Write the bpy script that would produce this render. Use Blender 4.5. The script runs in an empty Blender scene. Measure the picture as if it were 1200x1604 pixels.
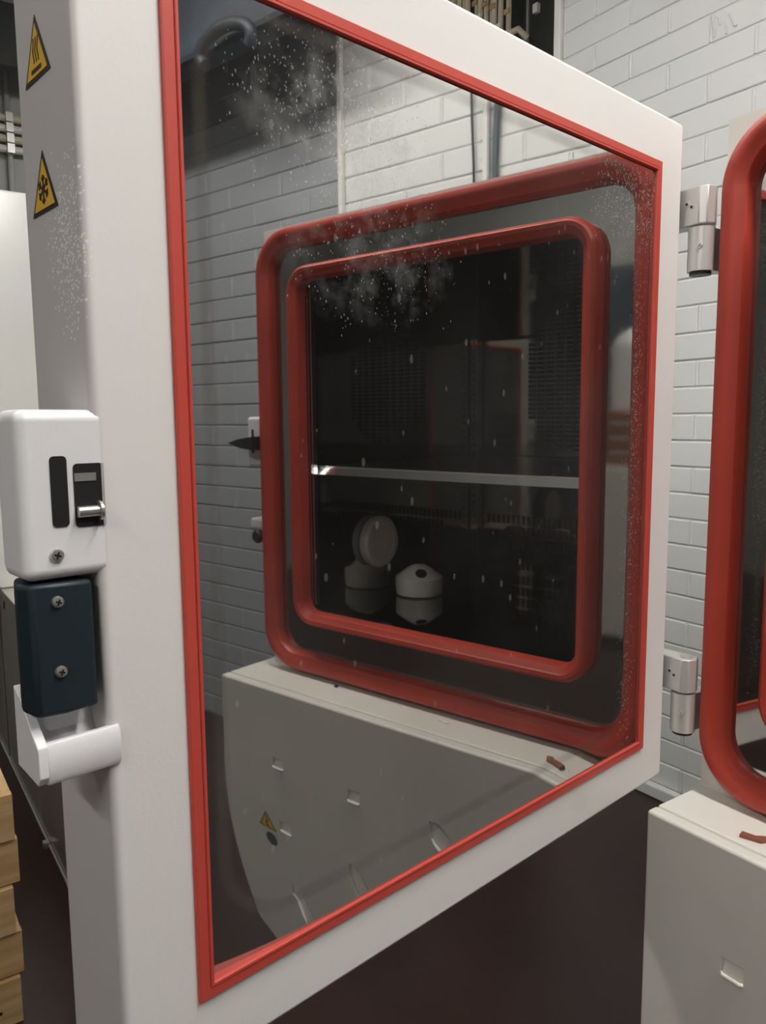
import bpy, bmesh, math, random
from mathutils import Vector, Matrix
random.seed(7)
S = bpy.context.scene
COL = S.collection
R = math.radians

# ------------------------------------------------------------------ camera
CAM = Vector((0.6884, -1.091, 0.574)); YAW, PIT, ROL = R(145.624), R(-6.838), R(-0.482); FPX = 1202.6
F_ = Vector((math.cos(YAW)*math.cos(PIT), math.sin(YAW)*math.cos(PIT), math.sin(PIT)))
R_ = Vector((math.sin(YAW), -math.cos(YAW), 0)); U_ = R_.cross(F_)
R2 = R_*math.cos(ROL)+U_*math.sin(ROL); U2 = -R_*math.sin(ROL)+U_*math.cos(ROL)
cd = bpy.data.cameras.new('camera'); cam = bpy.data.objects.new('camera', cd); COL.objects.link(cam)
cd.sensor_fit = 'HORIZONTAL'; cd.sensor_width = 36; cd.lens = 36*FPX/1200; cd.clip_start = .02
M4 = Matrix((R2, U2, -F_)).transposed().to_4x4(); M4.translation = CAM
cam.matrix_world = M4
S.camera = cam
# ------------------------------------------------------------------ world, exposure
w = bpy.data.worlds.new('world'); S.world = w; w.use_nodes = True
w.node_tree.nodes['Background'].inputs[0].default_value = (.75, .8, .85, 1)
w.node_tree.nodes['Background'].inputs[1].default_value = .15
S.view_settings.view_transform = 'Standard'; S.view_settings.look = 'None'
S.view_settings.exposure = 0.9; S.view_settings.gamma = 1; S.view_settings.use_curve_mapping = False
# fluorescent fixtures: (x, y, z, length, rotation about z in degrees, emission strength)
LAMPS = [(1.25, -.22, 2.30, 1.7, 0, 36), (-1.0, -.45, 2.50, 1.5, 0, 13), (1.5, -3.0, 2.40, 1.5, 0, 27), (-1.6, -1.6, 2.55, 1.2, 90, 24), (-4.4, .6, 2.9, 1.2, 90, 18)]  # last entry is a fill lamp added out of view for the far wall
FLOOR = -.775

# ------------------------------------------------------------------ materials
def mat(name, col, rough=.5, metal=0., spec=.5, bump=0., bscale=40., var=0., vscale=6., col2=None, emit=0., stretch=(1,1,1)):
    m = bpy.data.materials.new(name); m.use_nodes = True; nt = m.node_tree; b = nt.nodes['Principled BSDF']
    b.inputs['Base Color'].default_value = (*col, 1); b.inputs['Roughness'].default_value = rough
    b.inputs['Metallic'].default_value = metal; b.inputs['Specular IOR Level'].default_value = spec
    if emit:
        b.inputs['Emission Color'].default_value = (*col, 1); b.inputs['Emission Strength'].default_value = emit
    tc = nt.nodes.new('ShaderNodeTexCoord'); mp = nt.nodes.new('ShaderNodeMapping'); mp.inputs['Scale'].default_value = stretch
    nt.links.new(tc.outputs['Object'], mp.inputs['Vector'])
    if var:
        n = nt.nodes.new('ShaderNodeTexNoise'); n.inputs['Scale'].default_value = vscale; n.inputs['Detail'].default_value = 5
        nt.links.new(mp.outputs[0], n.inputs['Vector'])
        mx = nt.nodes.new('ShaderNodeMix'); mx.data_type = 'RGBA'
        c2 = col2 or tuple(c*(1-var) for c in col)
        mx.inputs['A'].default_value = (*col, 1); mx.inputs['B'].default_value = (*c2, 1)
        rp = nt.nodes.new('ShaderNodeMapRange'); rp.inputs['From Min'].default_value = .35; rp.inputs['From Max'].default_value = .7
        nt.links.new(n.outputs['Fac'], rp.inputs['Value']); nt.links.new(rp.outputs[0], mx.inputs['Factor'])
        nt.links.new(mx.outputs['Result'], b.inputs['Base Color'])
    if bump:
        n = nt.nodes.new('ShaderNodeTexNoise'); n.inputs['Scale'].default_value = bscale; n.inputs['Detail'].default_value = 3
        nt.links.new(mp.outputs[0], n.inputs['Vector'])
        bp = nt.nodes.new('ShaderNodeBump'); bp.inputs['Strength'].default_value = bump; bp.inputs['Distance'].default_value = .002
        nt.links.new(n.outputs['Fac'], bp.inputs['Height']); nt.links.new(bp.outputs[0], b.inputs['Normal'])
    return m

class NB:
    """small node-building helper"""
    def __init__(s, m): s.nt = m.node_tree; s.b = s.nt.nodes['Principled BSDF']
    def new(s, t, **k):
        n = s.nt.nodes.new('ShaderNode'+t)
        for a, v in k.items(): setattr(n, a, v)
        return n
    def put(s, sock, v):
        if isinstance(v, (int, float)): sock.default_value = v
        elif isinstance(v, tuple): sock.default_value = v
        else: s.nt.links.new(v, sock)
    def math(s, op, a, b=0., c=0., clamp=False):
        n = s.new('Math', operation=op, use_clamp=clamp)
        for i, v in enumerate((a, b, c)): s.put(n.inputs[i], v)
        return n.outputs[0]
    def ramp(s, v, a, b, c=0., d=1.):
        n = s.new('MapRange', interpolation_type='SMOOTHSTEP')
        s.put(n.inputs['Value'], v)
        for k, x in zip(('From Min', 'From Max', 'To Min', 'To Max'), (a, b, c, d)): n.inputs[k].default_value = x
        return n.outputs[0]
    def noise(s, vec, scale, detail=4., rough=.5):
        n = s.new('TexNoise'); s.put(n.inputs['Vector'], vec); n.inputs['Scale'].default_value = scale
        n.inputs['Detail'].default_value = detail; n.inputs['Roughness'].default_value = rough; return n.outputs['Fac']
    def dots(s, vec, scale, size):
        n = s.new('TexVoronoi'); s.put(n.inputs['Vector'], vec); n.inputs['Scale'].default_value = scale
        r = s.new('SeparateColor'); s.put(r.inputs[0], n.outputs['Color'])
        return s.math('LESS_THAN', n.outputs['Distance'], s.math('MULTIPLY', r.outputs[0], size)), r.outputs[1]
    def mix(s, f, a, b):
        n = s.new('Mix', data_type='RGBA'); s.put(n.inputs['Factor'], f)
        s.put(n.inputs['A'], a); s.put(n.inputs['B'], b); return n.outputs['Result']
    def blob(s, sep, cx, cz, rx, rz):
        """soft elliptic region in the local x,z plane"""
        dx = s.math('DIVIDE', s.math('SUBTRACT', sep.outputs[0], cx), rx)
        dz = s.math('DIVIDE', s.math('SUBTRACT', sep.outputs[2], cz), rz)
        d = s.math('SQRT', s.math('ADD', s.math('MULTIPLY', dx, dx), s.math('MULTIPLY', dz, dz)))
        return s.ramp(d, 1., .2)

MT = {}
MT['white'] = mat('white_powder_coat', (.80, .785, .76), .42, bump=.05, bscale=260)
MT['cream'] = mat('cream_enamel', (.76, .745, .69), .35, var=.10, vscale=3.5)
MT['plastic'] = mat('white_plastic', (.82, .815, .83), .35, bump=.04, bscale=400)
MT['teal'] = mat('dark_teal_plastic', (.012, .022, .030), .45, bump=.05, bscale=500)
MT['red'] = mat('red_silicone', (.46, .050, .030), .40, var=.15, vscale=5)
MT['trim'] = mat('red_door_trim', (.56, .070, .050), .45)
MT['steel'] = mat('interior_stainless', (.40, .39, .37), .04, 1., bump=.02, bscale=9)
MT['flange'] = mat('polished_flange_steel', (.50, .49, .46), .05, 1., bump=.05, bscale=7)
MT['bright'] = mat('bright_steel', (.80, .80, .79), .20, 1., bump=.04, bscale=20, stretch=(.2, 4, 4))
MT['alu'] = mat('anodised_aluminium', (.66, .65, .63), .38, .55)
MT['screw'] = mat('screw_steel', (.62, .60, .57), .28, .85)
MT['black'] = mat('black_void', (.006, .006, .006), .6)
MT['rubber'] = mat('black_plastic', (.012, .012, .014), .4)
MT['floor'] = mat('oxblood_floor_paint', (.034, .013, .012), .33, var=.35, vscale=2.2, bump=.12, bscale=60)
MT['paint'] = mat('white_masonry_paint', (.74, .755, .745), .5, var=.05, vscale=3, bump=.25, bscale=55)
MT['dimpaint'] = mat('shade_toned_masonry_paint', (.34, .36, .38), .5, var=.06, vscale=3, bump=.25, bscale=55)  # masonry paint darkened to stand for the weaker light on this stretch
MT['mortar'] = mat('painted_mortar', (.72, .735, .725), .6, bump=.3, bscale=80)
MT['greywall'] = mat('grey_wall_paint', (.46, .47, .47), .7, var=.1)
MT['ceil'] = mat('ceiling_grey', (.42, .42, .41), .8, var=.2)
MT['wood'] = mat('pine_board', (.58, .40, .20), .6, var=.5, vscale=5, col2=(.42, .25, .11), stretch=(.6, .6, 9), bump=.2, bscale=30)
MT['navy'] = mat('dark_navy_duct', (.050, .066, .090), .6, var=.5)
MT['slate'] = mat('slate_blue', (.10, .13, .15), .6)
MT['hose'] = mat('dark_hose', (.020, .028, .040), .5)
MT['yellow'] = mat('warning_yellow', (.78, .46, .035), .5)
MT['ink'] = mat('sticker_ink', (.028, .018, .012), .5)
MT['blue'] = mat('sticker_blue', (.03, .06, .10), .5)
MT['plug'] = mat('white_silicone_plug', (.82, .80, .76), .5)
MT['cable'] = mat('beige_cable', (.68, .60, .46), .55)
MT['darkpanel'] = mat('dark_panel', (.045, .048, .045), .3)
MT['copper'] = mat('copper_pipe', (.62, .27, .13), .3, .9)
MT['machine'] = mat('glossy_white_machine', (.72, .72, .70), .18, 0., spec=.8)
MT['basepanel'] = mat('machine_stainless_panel', (.54, .52, .46), .18, .40)
MT['lamp'] = mat('fluorescent_tube', (1., .97, .92), .5, emit=1)
MT['tape'] = mat('brown_tape', (.24, .085, .05), .45)

def mirror_material():
    m = mat('polished_door_steel', (.47, .465, .455), .02, 1.); n = NB(m)
    tc = n.new('TexCoord'); v = tc.outputs['Object']; sep = n.new('SeparateXYZ'); n.put(sep.inputs[0], v)
    # gasket imprint: rounded rectangle ring u .122-.800, z .117-.908
    cx, cz, hx, hz, r = .461, .5125, .339, .3955, .07
    qx = n.math('MAXIMUM', n.math('SUBTRACT', n.math('ABSOLUTE', n.math('SUBTRACT', sep.outputs[0], cx)), hx-r), 0)
    qz = n.math('MAXIMUM', n.math('SUBTRACT', n.math('ABSOLUTE', n.math('SUBTRACT', sep.outputs[2], cz)), hz-r), 0)
    d = n.math('ABSOLUTE', n.math('SUBTRACT', n.math('SQRT', n.math('ADD', n.math('MULTIPLY', qx, qx), n.math('MULTIPLY', qz, qz))), r))
    low = n.noise(v, 4, 3)
    ring = n.math('MULTIPLY', n.ramp(d, .010, .002), n.ramp(n.noise(v, 9, 4), .25, .75, .12, .42))
    # limescale speckles, thick in a few patches and along the right edge
    a = n.blob(sep, .655, .845, .15, .10); b = n.blob(sep, .135, .86, .16, .10); c = n.blob(sep, .118, .5, .035, .5)
    e = n.blob(sep, .125, .20, .03, .12); g = n.blob(sep, .62, .74, .16, .10)
    reg = n.math('MAXIMUM', n.math('MAXIMUM', a, b), n.math('MAXIMUM', n.math('MAXIMUM', c, e), n.math('MULTIPLY', g, .5)))
    st = n.new('Mapping'); n.put(st.inputs['Vector'], v); st.inputs['Scale'].default_value = (1, 1, .55)
    dt, rnd = n.dots(st.outputs[0], 620, .62)
    fine = n.math('MULTIPLY', dt, n.math('LESS_THAN', rnd, n.math('MULTIPLY', reg, .55)))
    dt2, rnd2 = n.dots(st.outputs[0], 60, .16)
    drops = n.math('MULTIPLY', dt2, n.math('LESS_THAN', rnd2, .35))
    film = n.math('MULTIPLY', n.math('MAXIMUM', a, n.math('MULTIPLY', g, .6)), n.ramp(n.noise(v, 26, 6, .65), .40, .75, .02, .34))
    haze = n.ramp(n.noise(v, 2.2, 4), .35, .75, .012, .05)
    dirt = n.math('ADD', n.math('MAXIMUM', n.math('MULTIPLY', fine, .28), n.math('MULTIPLY', drops, .10)), n.math('ADD', n.math('MAXIMUM', film, haze), 0.), clamp=True)
    dirt = n.math('MAXIMUM', dirt, 0.)
    df = n.new('BsdfDiffuse'); df.inputs['Color'].default_value = (.62, .62, .60, 1)
    dk = n.new('BsdfDiffuse'); dk.inputs['Color'].default_value = (.10, .085, .07, 1)
    m1 = n.new('MixShader'); n.put(m1.inputs[0], ring); n.put(m1.inputs[1], n.b.outputs[0]); n.put(m1.inputs[2], dk.outputs[0])
    m2 = n.new('MixShader'); n.put(m2.inputs[0], dirt); n.put(m2.inputs[1], m1.outputs[0]); n.put(m2.inputs[2], df.outputs[0])
    n.put(n.nt.nodes['Material Output'].inputs[0], m2.outputs[0])
    return m
MT['mirror'] = mirror_material()

def door_material():
    m = mat('white_door_coat', (.80, .785, .765), .42, bump=.05, bscale=260); n = NB(m)
    tc = n.new('TexCoord'); v = tc.outputs['Object']; sep = n.new('SeparateXYZ'); n.put(sep.inputs[0], v)
    # chipped white specks on the narrow edge of the door below the cold sticker
    edge = n.ramp(sep.outputs[0], .890, .8985)
    dy = n.math('DIVIDE', n.math('ADD', sep.outputs[1], .022), .055); dz = n.math('DIVIDE', n.math('SUBTRACT', sep.outputs[2], .705), .085)
    reg = n.ramp(n.math('SQRT', n.math('ADD', n.math('MULTIPLY', dy, dy), n.math('MULTIPLY', dz, dz))), 1., .1)
    dt, rnd = n.dots(v, 430, .62)
    k = n.math('MULTIPLY', n.math('MULTIPLY', dt, n.math('LESS_THAN', rnd, n.math('MULTIPLY', reg, .8))), edge)
    grey = n.mix(edge, (.80, .785, .765, 1), (.60, .58, .565, 1))
    smud = n.ramp(n.noise(v, 7, 5), .62, .8, 0, .18)
    c = n.mix(smud, grey, (.55, .52, .48, 1))
    n.put(n.b.inputs['Base Color'], n.mix(k, c, (.95, .95, .96, 1)))
    return m
MT['door'] = door_material()

# ------------------------------------------------------------------ mesh helpers
def obj(name, bm, m, parent=None, local=False, smooth=False, kind=None, label=None):
    me = bpy.data.meshes.new(name)
    bmesh.ops.recalc_face_normals(bm, faces=bm.faces)
    bm.to_mesh(me); bm.free()
    o = bpy.data.objects.new(name, me); COL.objects.link(o)
    me.materials.append(MT[m] if isinstance(m, str) else m)
    if smooth:
        for p in me.polygons: p.use_smooth = True
        me.set_sharp_from_angle(angle=R(35))
        wn = o.modifiers.new('normals', 'WEIGHTED_NORMAL'); wn.keep_sharp = True; wn.weight = 90
    if parent is not None:
        o.parent = parent
        if not local: o.matrix_parent_inverse = parent.matrix_basis.inverted()
    if kind: o['kind'] = kind
    if label: o['label'] = label
    return o
def tag(o, label=None, cat=None, group=None, kind=None):
    if label: o['label'] = label
    if cat: o['category'] = cat
    if group: o['group'] = group
    if kind: o['kind'] = kind
    return o
def empty(name, loc, label, cat, group=None, rz=0):
    o = bpy.data.objects.new(name, None); COL.objects.link(o); o.location = loc; o.rotation_euler = (0, 0, rz)
    o.empty_display_size = .05
    return tag(o, label, cat, group)
def box(bm, x0, x1, y0, y1, z0, z1, bev=0., seg=2):
    vs = [bm.verts.new(p) for p in ((x0,y0,z0),(x1,y0,z0),(x1,y1,z0),(x0,y1,z0),(x0,y0,z1),(x1,y0,z1),(x1,y1,z1),(x0,y1,z1))]
    fs = [bm.faces.new([vs[i] for i in f]) for f in ((3,2,1,0),(4,5,6,7),(0,1,5,4),(1,2,6,5),(2,3,7,6),(3,0,4,7))]
    if bev:
        es = list({e for f in fs for e in f.edges})
        bmesh.ops.bevel(bm, geom=es, offset=bev, segments=seg, profile=.5, affect='EDGES')
    return bm
def nb(*a, **k): return box(bmesh.new(), *a, **k)
def rrect(x0, x1, z0, z1, r, n=8):
    """rounded rectangle in x,z with outward normals, counter-clockwise"""
    out = []
    for cx, cz, a0 in ((x1-r, z1-r, 0), (x0+r, z1-r, 90), (x0+r, z0+r, 180), (x1-r, z0+r, 270)):
        for i in range(n+1):
            a = R(a0+90*i/n); out.append((cx, cz, r, math.cos(a), math.sin(a)))
    return out
def ring(bm, path, prof):
    """sweep a profile (inward offset, y) round a rounded rectangle"""
    rows = []
    for cx, cz, r, nx, nz in path:
        rows.append([bm.verts.new((cx+(r-o)*nx, y, cz+(r-o)*nz)) for o, y in prof])
    n = len(rows); m = len(prof)
    for i in range(n):
        for j in range(m-1):
            bm.faces.new((rows[i][j], rows[(i+1) % n][j], rows[(i+1) % n][j+1], rows[i][j+1]))
    return rows
def frame(bm, x0, x1, z0, z1, prof):
    """mitred rectangular frame; profile = (inward offset, y)"""
    rows = []
    for sx, sz in ((0, 0), (1, 0), (1, 1), (0, 1)):
        rows.append([bm.verts.new((x0+o if not sx else x1-o, y, z0+o if not sz else z1-o)) for o, y in prof])
    for i in range(4):
        for j in range(len(prof)-1):
            bm.faces.new((rows[i][j], rows[(i+1) % 4][j], rows[(i+1) % 4][j+1], rows[i][j+1]))
def tube(bm, pts, r, n=10, cap=True):
    pts = [Vector(p) for p in pts]; rows = []
    for i, p in enumerate(pts):
        d = (pts[min(i+1, len(pts)-1)]-pts[max(i-1, 0)]).normalized()
        a = d.orthogonal().normalized() if i == 0 else (a-d*a.dot(d)).normalized()
        b = d.cross(a); rr = r[i] if isinstance(r, (list, tuple)) else r
        rows.append([bm.verts.new(p+a*rr*math.cos(2*math.pi*k/n)+b*rr*math.sin(2*math.pi*k/n)) for k in range(n)])
    for i in range(len(rows)-1):
        for k in range(n): bm.faces.new((rows[i][k], rows[i][(k+1) % n], rows[i+1][(k+1) % n], rows[i+1][k]))
    if cap: bm.faces.new(rows[0][::-1]); bm.faces.new(rows[-1])
    return bm
def prism(bm, pts, d):
    """extrude a planar polygon (3D points) along vector d"""
    a = [bm.verts.new(p) for p in pts]; b = [bm.verts.new(Vector(p)+Vector(d)) for p in pts]; n = len(pts)
    bm.faces.new(a[::-1]); bm.faces.new(b)
    for i in range(n): bm.faces.new((a[i], a[(i+1) % n], b[(i+1) % n], b[i]))
    return bm
def lathe(bm, prof, n=40, M=Matrix()):
    rows = []
    for r, z in prof: rows.append([bm.verts.new(M @ Vector((r*math.cos(2*math.pi*k/n), r*math.sin(2*math.pi*k/n), z))) for k in range(n)])
    for i in range(len(rows)-1):
        for k in range(n): bm.faces.new((rows[i][k], rows[i][(k+1) % n], rows[i+1][(k+1) % n], rows[i+1][k]))
    bm.faces.new(rows[0][::-1]); bm.faces.new(rows[-1])
    return bm
def quad(bm, pts): bm.faces.new([bm.verts.new(p) for p in pts])

# ------------------------------------------------------------------ room
XL, XR, YB, YF, ZC = -6., 4.6, -4.2, 1.2, 3.3
def struct(name, bm, m): return tag(obj(name, bm, m), kind='structure')
struct('floor', nb(XL-.1, XR+.1, YB-.1, 3.0, FLOOR-.1, FLOOR), 'floor')
struct('ceiling', nb(XL-.1, XR+.1, YB-.1, 3.0, ZC, ZC+.1), 'ceil')
struct('wall_far', nb(XL-.1, XL, YB, 3.0, FLOOR, ZC), 'greywall')
struct('wall_near', nb(XR, XR+.1, YB, 1.0, FLOOR, ZC), 'greywall')
struct('wall_behind', nb(XL, XR, YB-.1, YB, FLOOR, ZC), 'greywall')
struct('wall_recess', nb(XL, -1.30, 2.0, 2.1, FLOOR, ZC), 'darkpanel')

BL, BH = .3025, .088
def brick_wall(name, x0, x1, yf, zt, xoff, zoff, seen):
    """slab with recessed bed joints, ridged head joints and separate painted bricks in running bond"""
    rec = .0045
    bm = nb(x0, min(x1, 1.487), yf+rec, yf+.30, FLOOR, ZC)
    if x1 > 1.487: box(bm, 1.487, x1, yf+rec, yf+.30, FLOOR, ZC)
    spots = []; k0 = int(math.floor((FLOOR-zoff)/BH))
    for k in range(k0, k0+60):
        za = zoff+k*BH; zb = za+BH
        if za < FLOOR-.001 or za > ZC-.02: continue
        off = xoff+(BL/2 if k % 2 else 0)
        j = math.floor((x0-off)/BL)
        while off+j*BL < x1:
            a, b = off+j*BL, off+(j+1)*BL; j += 1
            if x0 < a < x1:
                tube(bm, [(a, yf+.0035, za+.006), (a+random.uniform(-.001, .001), yf+.0035, (za+zb)/2), (a, yf+.0035, zb-.006)], .0055, 6)
            a2, b2 = max(a, x0), min(b, x1)
            for p_, q_ in (((a2, 1.487), (1.487, b2)) if a2 < 1.487 < b2 else ((a2, b2),)):
                if q_-p_ > .03: spots.append((p_, q_, za, zb))
    wall = struct(name, bm, 'mortar')
    wall.data.materials.append(MT['dimpaint'])
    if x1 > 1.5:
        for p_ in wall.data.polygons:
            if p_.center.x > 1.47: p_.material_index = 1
    cache = {}
    def brick_mesh(L, m_='paint'):
        key = (round(L, 3), m_)
        if key not in cache:
            b_ = bmesh.new(); h = BH-.006; l = L-.011
            e = .003
            o = [(-l/2, 0, -h/2), (l/2, 0, -h/2), (l/2, 0, h/2), (-l/2, 0, h/2)]
            vb = [b_.verts.new((x, rec+.002, z)) for x, y, z in o]
            vm = [b_.verts.new((x, e*.7, z)) for x, y, z in o]
            vf = [b_.verts.new((x-math.copysign(e, x), 0, z-math.copysign(e, z))) for x, y, z in o]
            for p, q in ((vb, vm), (vm, vf)):
                for i in range(4): b_.faces.new((p[i], p[(i+1) % 4], q[(i+1) % 4], q[i]))
            b_.faces.new(vf); bmesh.ops.recalc_face_normals(b_, faces=b_.faces)
            me = bpy.data.meshes.new('brick'); b_.to_mesh(me); b_.free(); me.materials.append(MT[m_]); cache[key] = me
        return cache[key]
    spots.sort(key=lambda s: 0 if seen((s[0]+s[1])/2, (s[2]+s[3])/2) else 1)
    rests = {'paint': bmesh.new(), 'dimpaint': bmesh.new()}
    pm = lambda x: 'dimpaint' if x > 1.487 else 'paint'     # darker beyond the upright strip: dimmer light put into the paint colour
    for i, (a, b, za, zb) in enumerate(spots):
        dy = random.uniform(-.0012, .0012); c = ((a+b)/2, yf+dy, (za+zb)/2)
        if i < 300 and seen(c[0], c[2]):
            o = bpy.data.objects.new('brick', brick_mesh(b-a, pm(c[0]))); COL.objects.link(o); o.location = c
            o.rotation_euler = (random.uniform(-.006, .006), random.uniform(-.002, .002), random.uniform(-.003, .003)); o.parent = wall
        else:
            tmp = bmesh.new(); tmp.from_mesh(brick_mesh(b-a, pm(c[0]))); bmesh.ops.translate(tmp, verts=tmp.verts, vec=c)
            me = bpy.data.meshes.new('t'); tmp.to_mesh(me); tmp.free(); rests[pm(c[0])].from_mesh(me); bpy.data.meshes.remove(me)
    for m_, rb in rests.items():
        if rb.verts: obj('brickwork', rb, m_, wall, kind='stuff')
        else: rb.free()
    return wall
wl = brick_wall('wall_left', -1.445, .45, 1.2, 2.6, -.985, 1.640, lambda x, z: x < .12 and z < 2.5)
wr = brick_wall('wall_right', .45, 4.6, .9, 2.6, 2.115, 1.640-.088*3+.055, lambda x, z: .62 < x < 2.95 and -.8 < z < 2.3 and not (x < .93 and z < .9))
# plaster scar left by an old fixing on the left wall
scar = bmesh.new()
for pts in ([(-.826, 1.1985, 1.812), (-.823, 1.1975, 1.785), (-.815, 1.1975, 1.758), (-.818, 1.1985, 1.742)],
            [(-.812, 1.1985, 1.800), (-.804, 1.1975, 1.792), (-.800, 1.1985, 1.772)],
            [(-.785, 1.1985, 1.775), (-.778, 1.1975, 1.760), (-.779, 1.1985, 1.738)],
            [(-.772, 1.1985, 1.792), (-.762, 1.1975, 1.775), (-.752, 1.1975, 1.752), (-.744, 1.1985, 1.748)]):
    tube(scar, pts, .0035, 6)
obj('plaster_scar', scar, 'mortar', wl)
# light strip that closes the end of the left wall
tag(obj('trim_1', nb(-1.478, -1.447, 1.185, 1.50, FLOOR, ZC, bev=.003), 'white'), kind='structure')
# skirting ledge at the foot of the left wall
tag(obj('baseboard_left', nb(-1.44, .44, 1.165, 1.199, FLOOR, FLOOR+.045, bev=.006), 'mortar'), kind='structure')
tag(obj('trim_2', nb(1.478, 1.496, .878, .899, FLOOR, ZC, bev=.003), 'white'), kind='structure')

# ------------------------------------------------------------------ climate chamber
ch = empty('climate_chamber', (.47, .3, FLOOR), 'white climate test chamber with red gaskets and its mirror-lined door swung open', 'test chamber')
BW, BT, BB = .934, 1.006, -.018          # box width, top, ledge height
CX0, CX1, CZ0, CZ1, CD = .137, .802, .130, .883, .70   # cavity
bm = bmesh.new()
# insulated box: front face with hole, sides, top
for a in ((0, CX0-.004, 0, .86, BB, BT), (CX1+.004, BW, 0, .86, BB, BT)): box(bm, *a)
box(bm, CX0-.004, CX1+.004, 0, .86, BB, CZ0-.004); box(bm, CX0-.004, CX1+.004, 0, .86, CZ1+.004, BT); box(bm, CX0-.004, CX1+.004, CD+.004, .86, CZ0-.004, CZ1+.004)
obj('body', bm, 'cream', ch)
# polished sealing flange between the two gaskets
bm = bmesh.new(); pa, pb = rrect(.020, .928, .003, .985, .085, 10), rrect(CX0+.001, CX1-.001, CZ0+.001, CZ1-.001, .030, 10)
loops = [[bm.verts.new((cx+r*nx, y, cz+r*nz)) for cx, cz, r, nx, nz in pth] for pth, y in ((pa, -.0005), (pa, -.004), (pb, -.004), (pb, -.0005))]
for a, b in zip(loops[:-1], loops[1:]):
    for i in range(len(a)): bm.faces.new((a[i], a[(i+1) % len(a)], b[(i+1) % len(a)], b[i]))
fl = obj('sealing_flange', bm, 'flange', ch, label='polished stainless sealing flange')
def gprof(wd, h): return [(0, 0), (0, -h*.62), (wd*.10, -h*.88), (wd*.28, -h), (wd*.50, -h*.96), (wd*.60, -h*.86), (wd*.88, -h*.72), (wd, -h*.45), (wd, 0)]
bm = bmesh.new(); ring(bm, rrect(.0075, .938, -.010, .9965, .098, 12), [(o, y-.001) for o, y in gprof(.043, .032)])
obj('outer_gasket', bm, 'red', ch, smooth=True, label='wide red silicone gasket round the box front')
bm = bmesh.new(); ring(bm, rrect(.104, .832, .106, .908, .060, 12), [(o, y-.003) for o, y in gprof(.031, .036)])
obj('inner_gasket', bm, 'red', ch, smooth=True, label='narrow red silicone gasket round the opening')
# liner
bm = bmesh.new(); quad(bm, [(CX1, 0, CZ0), (CX1, CD, CZ0), (CX1, CD, CZ1), (CX1, 0, CZ1)])
lin = obj('side_liner', bm, 'steel', ch)
bm = bmesh.new(); quad(bm, [(CX0, 0, CZ0), (CX0, CD, CZ0), (CX0, CD, CZ1), (CX0, 0, CZ1)]); obj('side_liner', bm, 'steel', ch)
bm = bmesh.new(); quad(bm, [(CX0, CD, CZ0), (CX1, CD, CZ0), (CX1, CD, CZ1), (CX0, CD, CZ1)]); bk = obj('back_liner', bm, 'steel', ch)
bm = bmesh.new(); quad(bm, [(CX0, 0, CZ0), (CX1, 0, CZ0), (CX1, CD, CZ0), (CX0, CD, CZ0)]); obj('floor_liner', bm, 'steel', ch)
bm = bmesh.new(); quad(bm, [(CX0, 0, CZ1), (CX1, 0, CZ1), (CX1, CD, CZ1), (CX0, CD, CZ1)]); obj('ceiling_liner', bm, 'steel', ch)
# bright folded edges of the opening
bm = bmesh.new()
for xx in (CX1-.006, CX1-.016): box(bm, xx, xx+.003, -.002, .010, CZ0+.02, CZ1-.02)
box(bm, CX0+.01, CX1-.01, -.002, .006, CZ0, CZ0+.003)
obj('opening_edge', bm, 'bright', ch)
# corner post with slots for shelf hooks
bm = nb(CX1-.030, CX1-.004, CD-.030, CD-.004, CZ0, CZ1, bev=.002)
post = obj('shelf_rail', bm, 'steel', ch)
bm = bmesh.new()
for i in range(34): box(bm, CX1-.0195, CX1-.0145, CD-.0312, CD-.0302, CZ0+.03+i*.021, CZ0+.036+i*.021)
obj('hook_slots', bm, 'black', post, kind='stuff')
# louvred fan grille (stepped round field of slots) and lower slotted panel
bm = bmesh.new(); bl = bmesh.new(); gx, gz, rx, rz = .47, .678, .158, .190
pit = .0285
for i in range(-5, 6):
    X = gx+i*pit; hh = rz*math.sqrt(max(0, 1-(abs(i)*pit/(rx*1.08))**2)); k = int(hh/.0125)
    for j in range(-k, k+1):
        Z = gz+j*.0125
        box(bm, X-.0105, X+.0105, CD-.0015, CD-.0003, Z-.0040, Z+.0040)
        box(bl, X-.0105, X+.0105, CD-.0075, CD-.0003, Z+.0040, Z+.0054)
gr = obj('fan_grille', bm, 'black', bk, kind='stuff', label='round field of dark louvre slots')
obj('louvre_lips', bl, 'bright', bk, kind='stuff')
bm = bmesh.new(); bl = bmesh.new()
for i in range(-17, 18):
    X = gx+i*.0165
    for j in range(5):
        Z = CZ0+.022+j*.033
        if abs(i) > 13 and j in (2, 3): continue
        box(bm, X-.0040, X+.0040, CD-.0015, CD-.0003, Z-.0125, Z+.0125)
        box(bl, X-.0062, X-.0050, CD-.0040, CD-.0003, Z-.0125, Z+.0125)
obj('lower_grille', bm, 'black', bk, kind='stuff', label='field of upright dark slots above the chamber floor')
obj('lower_grille_lips', bl, 'steel', bk, kind='stuff')
# shelf brackets
for x0, x1 in ((CX1-.022, CX1-.002), (CX0+.002, CX0+.022)):
    obj('shelf_bracket', nb(x0, x1, .030, .045, .385, .448, bev=.001), 'darkpanel', ch)
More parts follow.
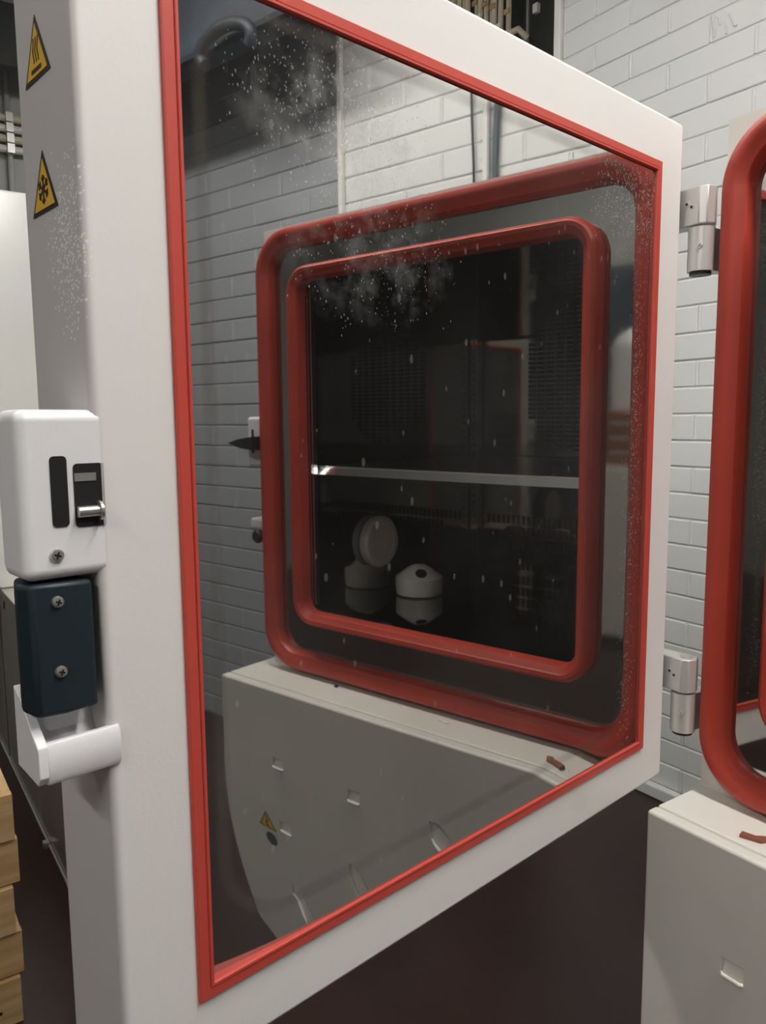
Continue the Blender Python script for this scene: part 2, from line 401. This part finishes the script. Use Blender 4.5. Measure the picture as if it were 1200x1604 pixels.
# lower cabinet
LY, LX1 = -.138, .970
bm = nb(0, LX1, LY+.026, .86, FLOOR+.06, BB, bev=.004)
cab = obj('lower_cabinet', bm, 'cream', ch)
bm = nb(.03, LX1-.03, LY+.07, .84, FLOOR, FLOOR+.06); obj('plinth', bm, 'darkpanel', ch)
bm = nb(0, LX1, LY, LY+.0235, FLOOR+.012, BB, bev=.005, seg=3)
bm.faces.ensure_lookup_table(); ff = max((f for f in bm.faces if f.calc_center_median().y < LY+.0005), key=lambda f: f.calc_area())
bmesh.ops.delete(bm, geom=[ff], context='FACES_ONLY')
hw, hh, SX, SZ = .0165, .0125, (.147, .353, .560, .786), (-.192, -.355, -.518)
xs = sorted([.005, LX1-.005]+[x+s_*hw for x in SX for s_ in (-1, 1)]); zs = sorted([FLOOR+.017, BB-.005]+[z+s_*hh for z in SZ for s_ in (-1, 1)])
for xa, xb in zip(xs[:-1], xs[1:]):
    for za, zb in zip(zs[:-1], zs[1:]):
        if any(abs((xa+xb)/2-x) < .001 for x in SX) and any(abs((za+zb)/2-z) < .001 for z in SZ):
            # pressed pocket: steep top edge, floor sloping back out to a rounded lip
            a_, b_, dp = .001, .0035, LY+.0110
            quad(bm, [(xa, LY, zb), (xb, LY, zb), (xb-a_, dp, zb-.0015), (xa+a_, dp, zb-.0015)])
            quad(bm, [(xa+a_, dp, zb-.0015), (xb-a_, dp, zb-.0015), (xb-a_, LY+.004, za+b_), (xa+a_, LY+.004, za+b_)])
            quad(bm, [(xa+a_, LY+.004, za+b_), (xb-a_, LY+.004, za+b_), (xb, LY, za), (xa, LY, za)])
            quad(bm, [(xa, LY, zb), (xa+a_, dp, zb-.0015), (xa+a_, LY+.004, za+b_), (xa, LY, za)])
            quad(bm, [(xb, LY, zb), (xb-a_, dp, zb-.0015), (xb-a_, LY+.004, za+b_), (xb, LY, za)])
            tube(bm, [(xa+.001, LY+.001, za), (xa+.004, LY-.0022, za), (xb-.004, LY-.0022, za), (xb-.001, LY+.001, za)], .0030, 8)
        else: quad(bm, [(xa, LY, za), (xb, LY, za), (xb, LY, zb), (xa, LY, zb)])
fp = obj('front_panel', bm, 'cream', ch, smooth=True, label='cream sheet front panel with pressed recesses')
# high-voltage sticker and blue dot on the front panel
def tri_sticker(parent, name, M, side, draw, local=True):
    """warning triangle: yellow face with dark border; M maps (a, b, h) to the parent's space"""
    h = side*.866
    def T(s, zc=0): return [(-side/2*s, (-h/3)*s, zc), (side/2*s, (-h/3)*s, zc), (0, 2*h/3*s, zc)]
    def P(bm, pts, d): prism(bm, [M @ Vector(p) for p in pts], (M.to_3x3() @ Vector((0, 0, d))))
    b0 = bmesh.new(); P(b0, T(1.0), .0004); n0 = len(b0.faces)
    P(b0, T(.80, .0004), .0003); n1 = len(b0.faces)
    draw(b0, P, side); b0.faces.ensure_lookup_table()
    for f in b0.faces[n0:n1]: f.material_index = 1
    s = obj(name, b0, 'ink', parent, local=local); s.data.materials.append(MT['yellow'])
    return s
def line(P, bm, pts, wd, z=.0007):
    for (a, b), (c, d) in zip(pts[:-1], pts[1:]):
        v = Vector((c-a, d-b, 0)); n_ = Vector((-v.y, v.x, 0)).normalized()*wd/2
        A, B = Vector((a, b, z)), Vector((c, d, z)); P(bm, [A-n_, B-n_, B+n_, A+n_], .0003)
def bolt(bm, P, s): line(P, bm, [(.02*s, .33*s), (-.07*s, .08*s), (.06*s, .04*s), (-.01*s, -.18*s)], .06*s); line(P, bm, [(-.06*s, -.10*s), (-.01*s, -.19*s), (.05*s, -.10*s)], .05*s)
MX = Matrix(((1, 0, 0, .843), (0, 0, -1, LY-.0003), (0, 1, 0, -.366), (0, 0, 0, 1)))
s = tri_sticker(ch, 'warning_sticker', MX, .052, bolt, local=False); s['label'] = 'yellow triangle with black lightning bolt on the front panel'
bm = bmesh.new(); lathe(bm, [(.0165, 0), (.0165, .0006)], 28, Matrix.Translation((.838, LY-.0003, -.408)) @ Matrix.Rotation(R(90), 4, 'X'))
obj('round_sticker', bm, 'blue', ch, label='small dark blue round sticker')
# latch keepers on the free side of the box
bm = nb(.9345, 1.008, -.004, .060, .462, .582, bev=.008, seg=3)
lk = obj('latch_keeper', bm, 'plastic', ch, smooth=True)
obj('keeper_slot', nb(.982, .990, -.0055, -.0042, .495, .552, bev=.0003, seg=1), 'black', lk)
bm = bmesh.new(); prism(bm, [(.938, -.050, .536), (.985, -.050, .530), (1.026, -.050, .520), (.985, -.050, .509), (.938, -.050, .504)], (0, .044, 0)); obj('hook', bm, 'rubber', lk)
bm = nb(.9345, 1.004, -.006, .050, .310, .336, bev=.006, seg=3); bk2 = obj('keeper_bracket', bm, 'plastic', ch, smooth=True)
bm = bmesh.new(); lathe(bm, [(.010, 0), (.016, .006), (.017, .016), (.012, .022)], 20, Matrix.Translation((.958, -.008, .296)) @ Matrix.Rotation(R(90), 4, 'X')); obj('knob', bm, 'rubber', bk2, smooth=True)

# ---- door: local x runs from the hinge to the free edge, local y towards the viewer, z up
D0 = Vector((-.0357, -.0555, 0)); TH = R(-81.747); W, T = .8991, .1152
bm = nb(0, W, -T, 0, 0, 1, bev=.006, seg=3)
bm.faces.ensure_lookup_table(); ff = max((f for f in bm.faces if f.calc_center_median().y > -.001), key=lambda f: f.calc_area())
bmesh.ops.inset_region(bm, faces=[ff], thickness=.064, use_even_offset=True)
bmesh.ops.inset_region(bm, faces=[ff], thickness=.0005, use_even_offset=True)
bmesh.ops.translate(bm, verts=list(ff.verts), vec=(0, -.02, 0))
door = obj('door', bm, 'door', ch, smooth=True, label='open white chamber door lined with a polished steel panel')
MD = Matrix.Translation(D0) @ Matrix.Rotation(TH, 4, 'Z')
door.matrix_parent_inverse = Matrix(); door.matrix_basis = Matrix.Translation(-Vector(ch.location)) @ MD
def dob(name, bm, m, **k):
    o = obj(name, bm, m, door, local=True, **k); return o
# polished panel, slightly sprung towards its lower corner
u0, u1, z0, z1 = .0745, .8215, .0740, .9260
NX, NZ = 150, 170
def bend(u, z):
    a = max(0, (.30-z)/.24); b = max(0, (u-.66)/.16)
    c = max(0, (.116-z)/.045)
    wob = .00022*math.sin(5.1*u+1.3*z)*math.sin(4.3*z+.6)
    return .0010+wob-.0085*a*a*b*b+.0010*c*c
me = bpy.data.meshes.new('mirror_panel')
vs = [(u0+(u1-u0)*i/NX, bend(u0+(u1-u0)*i/NX, z0+(z1-z0)*j/NZ), z0+(z1-z0)*j/NZ) for j in range(NZ+1) for i in range(NX+1)]
fs = [(j*(NX+1)+i, (j+1)*(NX+1)+i, (j+1)*(NX+1)+i+1, j*(NX+1)+i+1) for j in range(NZ) for i in range(NX)]
me.from_pydata(vs, [], fs); me.materials.append(MT['mirror'])
for p in me.polygons: p.use_smooth = True
mp = bpy.data.objects.new('mirror_panel', me); COL.objects.link(mp); mp.parent = door; mp['label'] = 'polished stainless panel that mirrors the chamber front'
bm = bmesh.new(); frame(bm, .067, W-.0677, .0668, .9329, [(0, 0), (0, .0030), (.0012, .0042), (.0098, .0042), (.0104, .0034), (.0112, .0052), (.0136, .0052), (.0145, .0030), (.0145, -.006)])
dob('red_trim', bm, 'trim', label='red rubber trim framing the steel panel')
# latch housing on the free edge: upper cover, back shell, lower lip
bm = nb(.8935, .9540, -.048, .0006, .4595, .5835)
bmesh.ops.bevel(bm, geom=[e for e in bm.edges if not all(v.co.x < .894 for v in e.verts)], offset=.009, segments=4, profile=.5, affect='EDGES'); cov = dob('latch_cover', bm, 'plastic', smooth=True, label='white plastic latch cover')
def rslot(u0, u1, z0, z1, r, y0, y1):
    b_ = bmesh.new(); pts = [(cx+rr*nx, y0, cz+rr*nz) for cx, cz, rr, nx, nz in rrect(u0, u1, z0, z1, r, 4)]
    prism(b_, pts, (0, y1-y0, 0)); return b_
dob('latch_slot', rslot(.9195, .9315, .4985, .5500, .003, 0, .0014), 'black')
dob('latch_window', rslot(.8930, .9150, .4970, .5440, .003, 0, .0014), 'black')
bm = bmesh.new(); tube(bm, [(.8975, .0035, .5085), (.9140, .0035, .5085)], .0042, 14)
lathe(bm, [(.0072, 0), (.0075, .002), (.0045, .003)], 18, Matrix.Translation((.8985, .0030, .5085)) @ Matrix.Rotation(R(-90), 4, 'Y'))
dob('latch_roller', bm, 'screw', smooth=True, label='steel latch roller')
bm = nb(.8985, .9145, .0010, .0020, .5310, .5370); dob('latch_bar', bm, 'screw')
bm = nb(.8925, .8945, .0002, .0022, .4975, .5440); dob('window_plate', bm, 'alu')
bm = nb(.8992, .9380, -.060, -.030, .318, .464, bev=.006, seg=3); dob('latch_shell', bm, 'plastic', smooth=True)
# lower lip: scooped tray with a raised front
bm = bmesh.new()
prof = [(-.045, .366), (-.038, .360), (-.030, .336), (-.018, .324), (-.010, .330), (-.004, .3385), (.0015, .3390), (.0042, .3340), (.0042, .3120), (.0015, .3070), (-.006, .3050), (-.045, .3100)]
rows = []
for u, sx in ((.8895, 0), (.8910, 1), (.9440, 1), (.9460, .95)):
    cy, cz = -.03, .322
    k = 1 if sx >= 1 else (.94 if sx == 0 else .80+.2*sx)
    rows.append([bm.verts.new((u, cy+(y-cy)*k, cz+(z-cz)*k)) for y, z in prof])
for a, b in zip(rows[:-1], rows[1:]):
    n = len(prof)
    for i in range(n): bm.faces.new((a[i], a[(i+1) % n], b[(i+1) % n], b[i]))
bm.faces.new(rows[0][::-1]); bm.faces.new(rows[-1])
prism(bm, [(.9450, y, z) for y, z in ((-.045, .374), (-.030, .366), (-.010, .347), (.0025, .3375), (.0036, .3330), (.0036, .3140), (-.001, .3075), (-.045, .3100))], (.0075, 0, 0))
lip = dob('latch_lip', bm, 'plastic', smooth=True)
md = lip.modifiers.new('round', 'BEVEL'); md.width = .0038; md.segments = 4; md.limit_method = 'ANGLE'; md.angle_limit = R(30)
# dark lever
bm = bmesh.new()
pts = [(.9040, -.042), (.9480, -.042), (.9560, -.016), (.9500, .0000), (.9290, .0030), (.9045, .0000)]
lo = [bm.verts.new((u, y, .3580+(.003 if y < -.01 else 0))) for u, y in pts]; hi = [bm.verts.new((u, y, .4565+(.0018 if .92 < u < .955 else 0))) for u, y in pts]; n = len(pts)
bm.faces.new(lo[::-1]); bm.faces.new(hi)
for i in range(n): bm.faces.new((lo[i], lo[(i+1) % n], hi[(i+1) % n], hi[i]))
lev = dob('latch_lever', bm, 'teal', smooth=True, label='dark teal plastic latch lever')
md = lev.modifiers.new('round', 'BEVEL'); md.width = .0035; md.segments = 3; md.limit_method = 'ANGLE'; md.angle_limit = R(20)
def screw(u, y, z, r=.0052):
    Mx = Matrix.Translation((u, y, z)) @ Matrix.Rotation(R(-90), 4, 'X')
    b_ = bmesh.new(); lathe(b_, [(r, -.002), (r, .0004), (r*.86, .0016), (r*.45, .0022)], 24, Mx)
    o = dob('screw', b_, 'screw', smooth=True)
    return o
def cross(u, y, z, r=.0052):
    b_ = bmesh.new()
    for a in (20, 110):
        d = Vector((math.cos(R(a)), 0, math.sin(R(a)))); q = Vector((-d.z, 0, d.x)); c = Vector((u, y+.0021, z))
        prism(b_, [c-d*r*.5-q*r*.13, c+d*r*.5-q*r*.13, c+d*r*.5+q*r*.13, c-d*r*.5+q*r*.13], (0, .0003, 0))
    dob('screw_recess', b_, 'black')
for a in ((.9300, .0010, .4780), (.9320, .0029, .4440, .0045), (.9325, .0029, .3915, .0045)):
    screw(*a); cross(*a)
# stickers on the narrow edge
def heat(bm, P, s):
    for k in (-1, 0, 1):
        line(P, bm, [(k*.085*s+.022*s*math.sin(q*1.25+1), -.06*s+q*.055*s) for q in range(7)], .028*s)
    line(P, bm, [(-.19*s, -.155*s), (.19*s, -.155*s)], .055*s)
def cold(bm, P, s):
    c = (0, .03*s)
    for k in range(6):
        a = R(60*k+30); d = (math.cos(a), math.sin(a)); rr = .20*s
        line(P, bm, [c, (c[0]+d[0]*rr, c[1]+d[1]*rr)], .045*s)
        for sg in (-1, 1):
            b_ = a+sg*R(50); m_ = (c[0]+d[0]*rr*.6, c[1]+d[1]*rr*.6)
            line(P, bm, [m_, (m_[0]+math.cos(b_)*rr*.38, m_[1]+math.sin(b_)*rr*.38)], .04*s)
for zz, side, drw, lab, nm in ((.8500, .0535, heat, 'yellow triangle with black heat waves on the door edge', 'hot_surface_sticker'), (.7522, .0535, cold, 'yellow triangle with black snowflake on the door edge', 'cold_sticker')):
    # sticker plane: u = W, horizontal axis = local +y, vertical = z, height = +u
    Ms = Matrix(((0, 0, 1, W+.0002), (1, 0, 0, -.0665), (0, 1, 0, zz), (0, 0, 0, 1)))
    st = tri_sticker(door, nm, Ms, side, drw); st['label'] = lab
# hinges
def hinge(zc):
    """upper leaf on the door, lower leaf on the box, meeting at height zc"""
    kx, ky = -.014, -.032
    b_ = bmesh.new()
    prism(b_, [(kx-.020, ky-.017, zc+.002), (kx+.004, ky-.019, zc+.002), (kx+.014, ky-.013, zc+.002), (kx+.019, ky, zc+.002), (kx+.012, ky+.015, zc+.002), (kx-.006, ky+.018, zc+.002), (kx-.10, ky+.006, zc+.002), (kx-.10, ky-.018, zc+.002)], (0, 0, .054))
    h = obj('hinge', b_, 'alu', ch, smooth=True)
    md = h.modifiers.new('round', 'BEVEL'); md.width = .0016; md.segments = 2; md.limit_method = 'ANGLE'; md.angle_limit = R(30)
    b_ = bmesh.new(); lathe(b_, [(.019, -.064), (.019, -.001)], 32, Matrix.Translation((kx-.002, ky, zc)))
    box(b_, kx-.004, -.0006, ky-.006, ky+.075, zc-.063, zc-.002, bev=.001)
    l2 = obj('hinge_leaf', b_, 'alu', h, smooth=True); l2.matrix_parent_inverse = ch.matrix_basis.inverted() @ Matrix(); l2.matrix_parent_inverse = (ch.matrix_basis @ h.matrix_parent_inverse).inverted() @ Matrix()
    b_ = bmesh.new(); lathe(b_, [(.0155, -.069), (.0155, -.0638)], 28, Matrix.Translation((kx-.002, ky, zc))); c_ = obj('hinge_cap', b_, 'rubber', h); c_.matrix_parent_inverse = Matrix()
    b_ = bmesh.new(); lathe(b_, [(.009, .0555), (.009, .058)], 20, Matrix.Translation((kx, ky, zc))); c_ = obj('hinge_pin', b_, 'screw', h); c_.matrix_parent_inverse = Matrix()
    for dx, dz in ((-.016, .033), (-.008, .028)):
        b_ = bmesh.new(); lathe(b_, [(.0036, -.001), (.0036, .0008), (.0022, .0008), (.0018, -.0005)], 16, Matrix.Translation((kx+dx, ky-.0183, zc+dz)) @ Matrix.Rotation(R(90), 4, 'X'))
        c_ = obj('grub_screw', b_, 'screw', h); c_.matrix_parent_inverse = Matrix()
        b_ = bmesh.new(); lathe(b_, [(.0022, .0006), (.0022, .0011)], 6, Matrix.Translation((kx+dx, ky-.0183, zc+dz)) @ Matrix.Rotation(R(90), 4, 'X'))
        c_ = obj('hex_recess', b_, 'black', h); c_.matrix_parent_inverse = Matrix()
    b_ = bmesh.new(); lathe(b_, [(.0034, -.001), (.0034, .0008), (.0022, .0008), (.0018, -.0005)], 16, Matrix.Translation((kx+.008, ky-.0180, zc-.030)) @ Matrix.Rotation(R(90), 4, 'X'))
    c_ = obj('grub_screw', b_, 'screw', h); c_.matrix_parent_inverse = Matrix()
    l2.matrix_parent_inverse = Matrix()
hinge(.853); hinge(.142)

# ------------------------------------------------------------------ things in and on the chamber
bm = nb(CX0+.003, CX1-.003, .020, CD-.035, .466, .469)
prism(bm, [(CX0+.003, y, z) for y, z in ((.012, .451), (.022, .470), (.026, .470), (.016, .451))], (CX1-CX0-.006, 0, 0)); sh = obj('shelf', bm, 'bright')
tag(sh, 'bright sheet-steel shelf halfway up inside the chamber', 'shelf')
# silicone plug lying on the chamber floor: cylinder with a bulged top and a slanted bore
pl = bmesh.new(); PX, PY = .715, .300
rows = []
prof = [(.052, 0), (.058, .004), (.060, .030), (.060, .044), (.0585, .047), (.030, .068), (.018, .075), (.004, .077)]
lathe(pl, prof, 48, Matrix.Translation((PX, PY, CZ0+.0005)))
plug = tag(obj('floor_plug', pl, 'plug', smooth=True), 'white domed silicone plug with a bored hole lying on the chamber floor', 'plug')
dv = Vector((-.60, -.62, 0)).normalized()
ax = (dv*.62+Vector((0, 0, .78))).normalized(); c = Vector((PX, PY, CZ0+.0605))+dv*.0405
Mq = Matrix.Translation(c) @ ax.to_track_quat('Z', 'Y').to_matrix().to_4x4()
q = bmesh.new(); lathe(q, [(.0185, -.004), (.0185, .0015), (.0150, .0018), (.0145, .0010)], 24, Mq); obj('bore_rim', q, 'plug', plug, smooth=True)
q = bmesh.new(); lathe(q, [(.0145, .0008), (.0145, .0020)], 24, Mq); obj('bore', q, 'black', plug)
# round plug in the side port
pp = bmesh.new(); lathe(pp, [(.050, 0), (.064, .002), (.065, .020), (.060, .025), (.046, .026), (.044, .023), (.001, .023)], 48, Matrix.Translation((CX1-.0005, .232, .268)) @ Matrix.Rotation(R(-90), 4, 'Y'))
tag(obj('port_plug', pp, 'plug', smooth=True), 'round pale plug closing the port in the chamber side wall', 'plug')
# scrap of brown tape and small crumbs on the ledge
t = bmesh.new(); prism(t, [(.125, -.098, BB+.0005), (.152, -.090, BB+.0005), (.158, -.076, BB+.0005), (.148, -.073, BB+.0005), (.140, -.082, BB+.0005), (.122, -.086, BB+.0005)], (0, 0, .004))
tag(obj('tape_scrap', t, 'tape'), 'torn scrap of brown tape lying on the chamber ledge', 'tape')
t = bmesh.new(); prism(t, [(.385, -.060, BB+.0005), (.410, -.052, BB+.0005), (.408, -.047, BB+.0005), (.380, -.055, BB+.0005)], (0, 0, .0012))
tag(obj('paper_scrap', t, 'plug'), 'thin pale paper scrap lying below the red gasket', 'paper')
t = bmesh.new(); prism(t, [(.690, -.042, BB+.0005), (.700, -.040, BB+.0005), (.702, -.034, BB+.0005), (.694, -.033, BB+.0005)], (0, 0, .004))
tag(obj('rust_crumb', t, 'ink'), 'tiny dark crumb lying on the far end of the ledge', 'crumb')

# ------------------------------------------------------------------ behind the door: recess with cables
cabs = []
for i in range(12):
    x = -2.42+i*.036+random.uniform(-.005, .005); y = 1.46+random.uniform(-.012, .012)
    b_ = bmesh.new(); tube(b_, [(x+random.uniform(-.008, .008), y, FLOOR+.01), (x, y, 1.2), (x, y, 2.2), (x+random.uniform(-.008, .008), y, 2.6), (x, y, ZC)], .0125, 8)
    o = obj('cable', b_, 'cable', smooth=True)
    tag(o, 'beige cable above the open door, '+['leftmost', 'second', 'third', 'fourth', 'fifth', 'sixth', 'seventh', 'eighth', 'ninth', 'tenth', 'eleventh', 'rightmost'][i]+' of the hanging bundle', 'cable', 'beige cables in the wall recess')
    for zz in (2.22+.05*(i % 4), 2.42+.04*(i % 3)):
        b_ = nb(x-.017, x+.017, y-.018, y-.008, zz, zz+.022, bev=.002, seg=1); obj('cable_clip', b_, 'wood' if i % 2 else 'plug', o)
e = empty('switch_cabinet', (-1.72, 1.6, FLOOR), 'dark switch cabinet beside the brick wall end', 'cabinet')
obj('door_panel', nb(-1.98, -1.49, 1.52, 1.95, FLOOR, ZC-.3, bev=.004), 'darkpanel', e)
obj('edge_strip', nb(-1.955, -1.945, 1.512, 1.5195, FLOOR+.2, ZC-.4), 'alu', e)
obj('handle', nb(-1.700, -1.672, 1.500, 1.5195, 2.02, 2.36, bev=.004), 'cable', e)
b_ = bmesh.new(); tube(b_, [(-2.06, 1.42, 2.235), (-1.99, 1.42, 2.262), (-1.92, 1.43, 2.262), (-1.905, 1.47, 2.23)], .014, 8)
obj('bent_cable', b_, 'cable', e, smooth=True)
obj('lamp_socket', nb(-1.905, -1.875, 1.497, 1.5195, 2.335, 2.375, bev=.004), 'plug', e)

# ------------------------------------------------------------------ neighbouring machine at the left
nm = empty('neighbour_machine', (-2.5, -.2, FLOOR), 'tall white machine standing far left behind the open door', 'machine')
obj('base', nb(-3.6, -1.25, -.67, .45, FLOOR+.012, -.06, bev=.004), 'basepanel', nm)
obj('tower', nb(-3.6, -2.53, -.85, .45, -.06, 1.43, bev=.015, seg=3), 'machine', nm, smooth=True)
obj('base_rail', nb(-3.6, -1.25, -.676, -.670, FLOOR+.002, FLOOR+.010), 'alu', nm)
obj('rail_foot', nb(-1.85, -1.825, -.69, -.672, FLOOR, FLOOR+.018), 'alu', nm)
obj('vent_hole', nb(-2.49, -2.46, -.6712, -.6702, -.125, -.095, bev=.0003, seg=1), 'black', nm)
obj('panel_seam', nb(-2.606, -2.600, -.6712, -.6702, FLOOR+.02, -.07), 'black', nm)

# ------------------------------------------------------------------ stack of wooden pallet collars
zb = FLOOR
hs = (.112, .104, .112, .106, .110)
for i, h in enumerate(hs):
    of = (-.004, .006, -.006, .010, .004)[i]; xf = -1.10+(.006 if i % 2 == 0 else -.004)
    o = empty('pallet_collar', (xf-.4, -1.22, zb), ['lowest', 'second lowest', 'middle', 'second highest', 'topmost'][i]+' pine collar of the wooden stack at lower left', 'pallet collar', 'stacked pine pallet collars')
    ya, yb = -.868+of-.70, -.868+of
    obj('board', nb(xf-.020, xf, ya, yb, zb+.001, zb+h-.002, bev=.0015, seg=1), 'wood', o)
    obj('board', nb(xf-.80, xf-.782, ya, yb, zb+.001, zb+h-.002, bev=.0015, seg=1), 'wood', o)
    obj('board', nb(xf-.782, xf-.020, yb-.020, yb-.001, zb+.001, zb+h-.002, bev=.0015, seg=1), 'wood', o)
    obj('board', nb(xf-.782, xf-.020, ya+.001, ya+.020, zb+.001, zb+h-.002, bev=.0015, seg=1), 'wood', o)
    if i in (0, 2):
        b_ = bmesh.new(); lathe(b_, [(.004, 0), (.004, .001)], 12, Matrix.Translation((xf, yb-.045, zb+h*.35)) @ Matrix.Rotation(R(90), 4, 'Y')); obj('nail', b_, 'ink', o)
    zb += h

# ------------------------------------------------------------------ overhead: beams, pipes, duct, lamps
for k, (x, z, h, lab) in enumerate(((-5.2, 2.98, .16, 'nearest the far wall'), (-4.3, 3.08, .16, 'second from the far wall'), (-3.4, 3.14, .16, 'third from the far wall'))):
    tag(obj('ceiling_beam', nb(x-.09, x+.09, YB, 3.0, z, ZC-.001), 'darkpanel' if k != 1 else 'ceil'), 'grey ceiling beam '+lab, 'beam', 'ceiling beams at the far left')
for k in range(4):
    z = 2.63+k*.075; b_ = bmesh.new(); tube(b_, [(-5.93, -1.6, z), (-5.93, 1.8, z)], .028, 10)
    o = tag(obj('wall_pipe', b_, 'cable' if k % 2 else 'plug', smooth=True), ['lowest', 'second', 'third', 'topmost'][k]+' of four pipes clamped to the far wall', 'pipe', 'pipes on the far wall')
    obj('clamp', nb(-5.975, -5.885, .02, .07, z-.033, z+.033), 'alu', o)
tag(obj('conduit', tube(bmesh.new(), [(-5.96, .045, 2.2), (-5.96, .045, 3.2)], .02, 8), 'alu'), 'upright conduit behind the four pipes on the far wall', 'conduit')
bm = bmesh.new(); prism(bm, [(-3.0, -.90, 2.62), (-3.0, -.60, 2.62), (-3.0, -.60, 2.72), (-3.0, -.90, 2.72)], (1.2, .10, .0))
tag(obj('cable_tray', bm, 'plastic'), 'white cable tray hanging at the upper left', 'cable tray')
# navy air duct with a hose loop high on the right-hand wall
bm = nb(1.30, 3.6, .55, .66, 1.835, 2.45, bev=.02)
du = tag(obj('air_duct', bm, 'navy'), 'dark navy air duct high on the wall mirrored in the door', 'duct')
pts = [(1.66+.13*math.cos(a), .515-.01*math.sin(a), 1.80+.055*math.sin(a)) for a in [R(-30+i*12) for i in range(21)]]
obj('hose_loop', tube(bmesh.new(), pts, .022, 12), 'hose', du, smooth=True)
# cables on the right-hand wall above the chamber
for x, r, m_, lab in ((.930, .004, 'rubber', 'thin dark wire running up the wall above the chamber'), (.842, .010, 'slate', 'grey-green hose running up the wall above the chamber'), (.880, .011, 'plastic', 'white conduit running up the wall above the chamber')):
    b_ = bmesh.new(); z = .8; pts = []
    while z < 3.29: pts.append((x+(.006*math.sin(z*9+x*40) if r != .011 else 0), .888-r*.2, z)); z += .08
    tag(obj('wall_cable', tube(b_, pts, r, 8), m_, smooth=True), lab, 'cable')
for x, y, z, L, rz, E_ in LAMPS:
    o = empty('ceiling_lamp', (x, y, z), {1.25: 'fluorescent lamp hanging above the test chamber', -1.0: 'fluorescent lamp hanging behind the open door', 1.5: 'fluorescent lamp hanging behind the viewer', -1.6: 'fluorescent lamp hanging over the wooden collar stack', -4.4: 'added fill lamp, out of view, brightening the far wall'}[x], 'lamp', 'fluorescent ceiling lamps', R(rz))
    b_ = nb(-L/2-.03, L/2+.03, -.09, .09, .03, .09, bev=.01); obj('housing', b_, 'white', o, local=True)
    b_ = nb(-L/2, L/2, -.075, .075, .0, .029, bev=.008)
    em = MT['lamp'].copy(); em.name = 'fluorescent_tube'; em.node_tree.nodes['Principled BSDF'].inputs['Emission Strength'].default_value = E_
    obj('diffuser', b_, em, o, local=True)
    for s_ in (-.5, .5): obj('hanger', tube(bmesh.new(), [(s_*L*.8, 0, .09), (s_*L*.8, 0, ZC-z)], .006, 6), 'alu', o, local=True)

# ------------------------------------------------------------------ room behind the viewer (seen only in reflections)
e = empty('chiller_cabinet', (1.6, -3.5, FLOOR), 'beige chiller cabinet with copper pipes behind the viewer', 'cabinet')
obj('housing', nb(.5, 2.8, -3.9, -3.1, FLOOR+.05, .28, bev=.01), 'cream', e)
obj('plinth', nb(.55, 2.75, -3.85, -3.15, FLOOR, FLOOR+.05), 'darkpanel', e)
obj('back_panel', nb(.5, 2.8, -3.99, -3.91, -.6, 1.6), 'navy', e)
for k in range(4): obj('copper_pipe', tube(bmesh.new(), [(.5, -3.16, .335+.085*k), (2.8, -3.16, .335+.085*k)], .032, 10), 'copper', e, smooth=True)
bm = bmesh.new(); lathe(bm, [(.16, 0), (.17, .03), (.17, .72), (.12, .80), (.06, .84)], 28, Matrix.Translation((1.35, -3.45, .281)))
o = tag(obj('water_tank', bm, 'plastic', smooth=True), 'white water tank with blue cap on the chiller cabinet', 'tank')
bm = bmesh.new(); lathe(bm, [(.06, 0), (.065, .03), (.06, .07)], 20, Matrix.Translation((1.35, -3.45, 1.122))); obj('cap', bm, mat('blue_cap', (.02, .10, .25), .4), o)
obj_c = tag(obj('storage_cabinet', nb(-1.2, .35, -4.0, -3.4, FLOOR, 1.5, bev=.01), 'navy'), 'dark navy storage cabinet behind the viewer', 'cabinet')
obj('handle', nb(-.45, -.42, -3.398, -3.37, .2, .5), 'alu', obj_c)
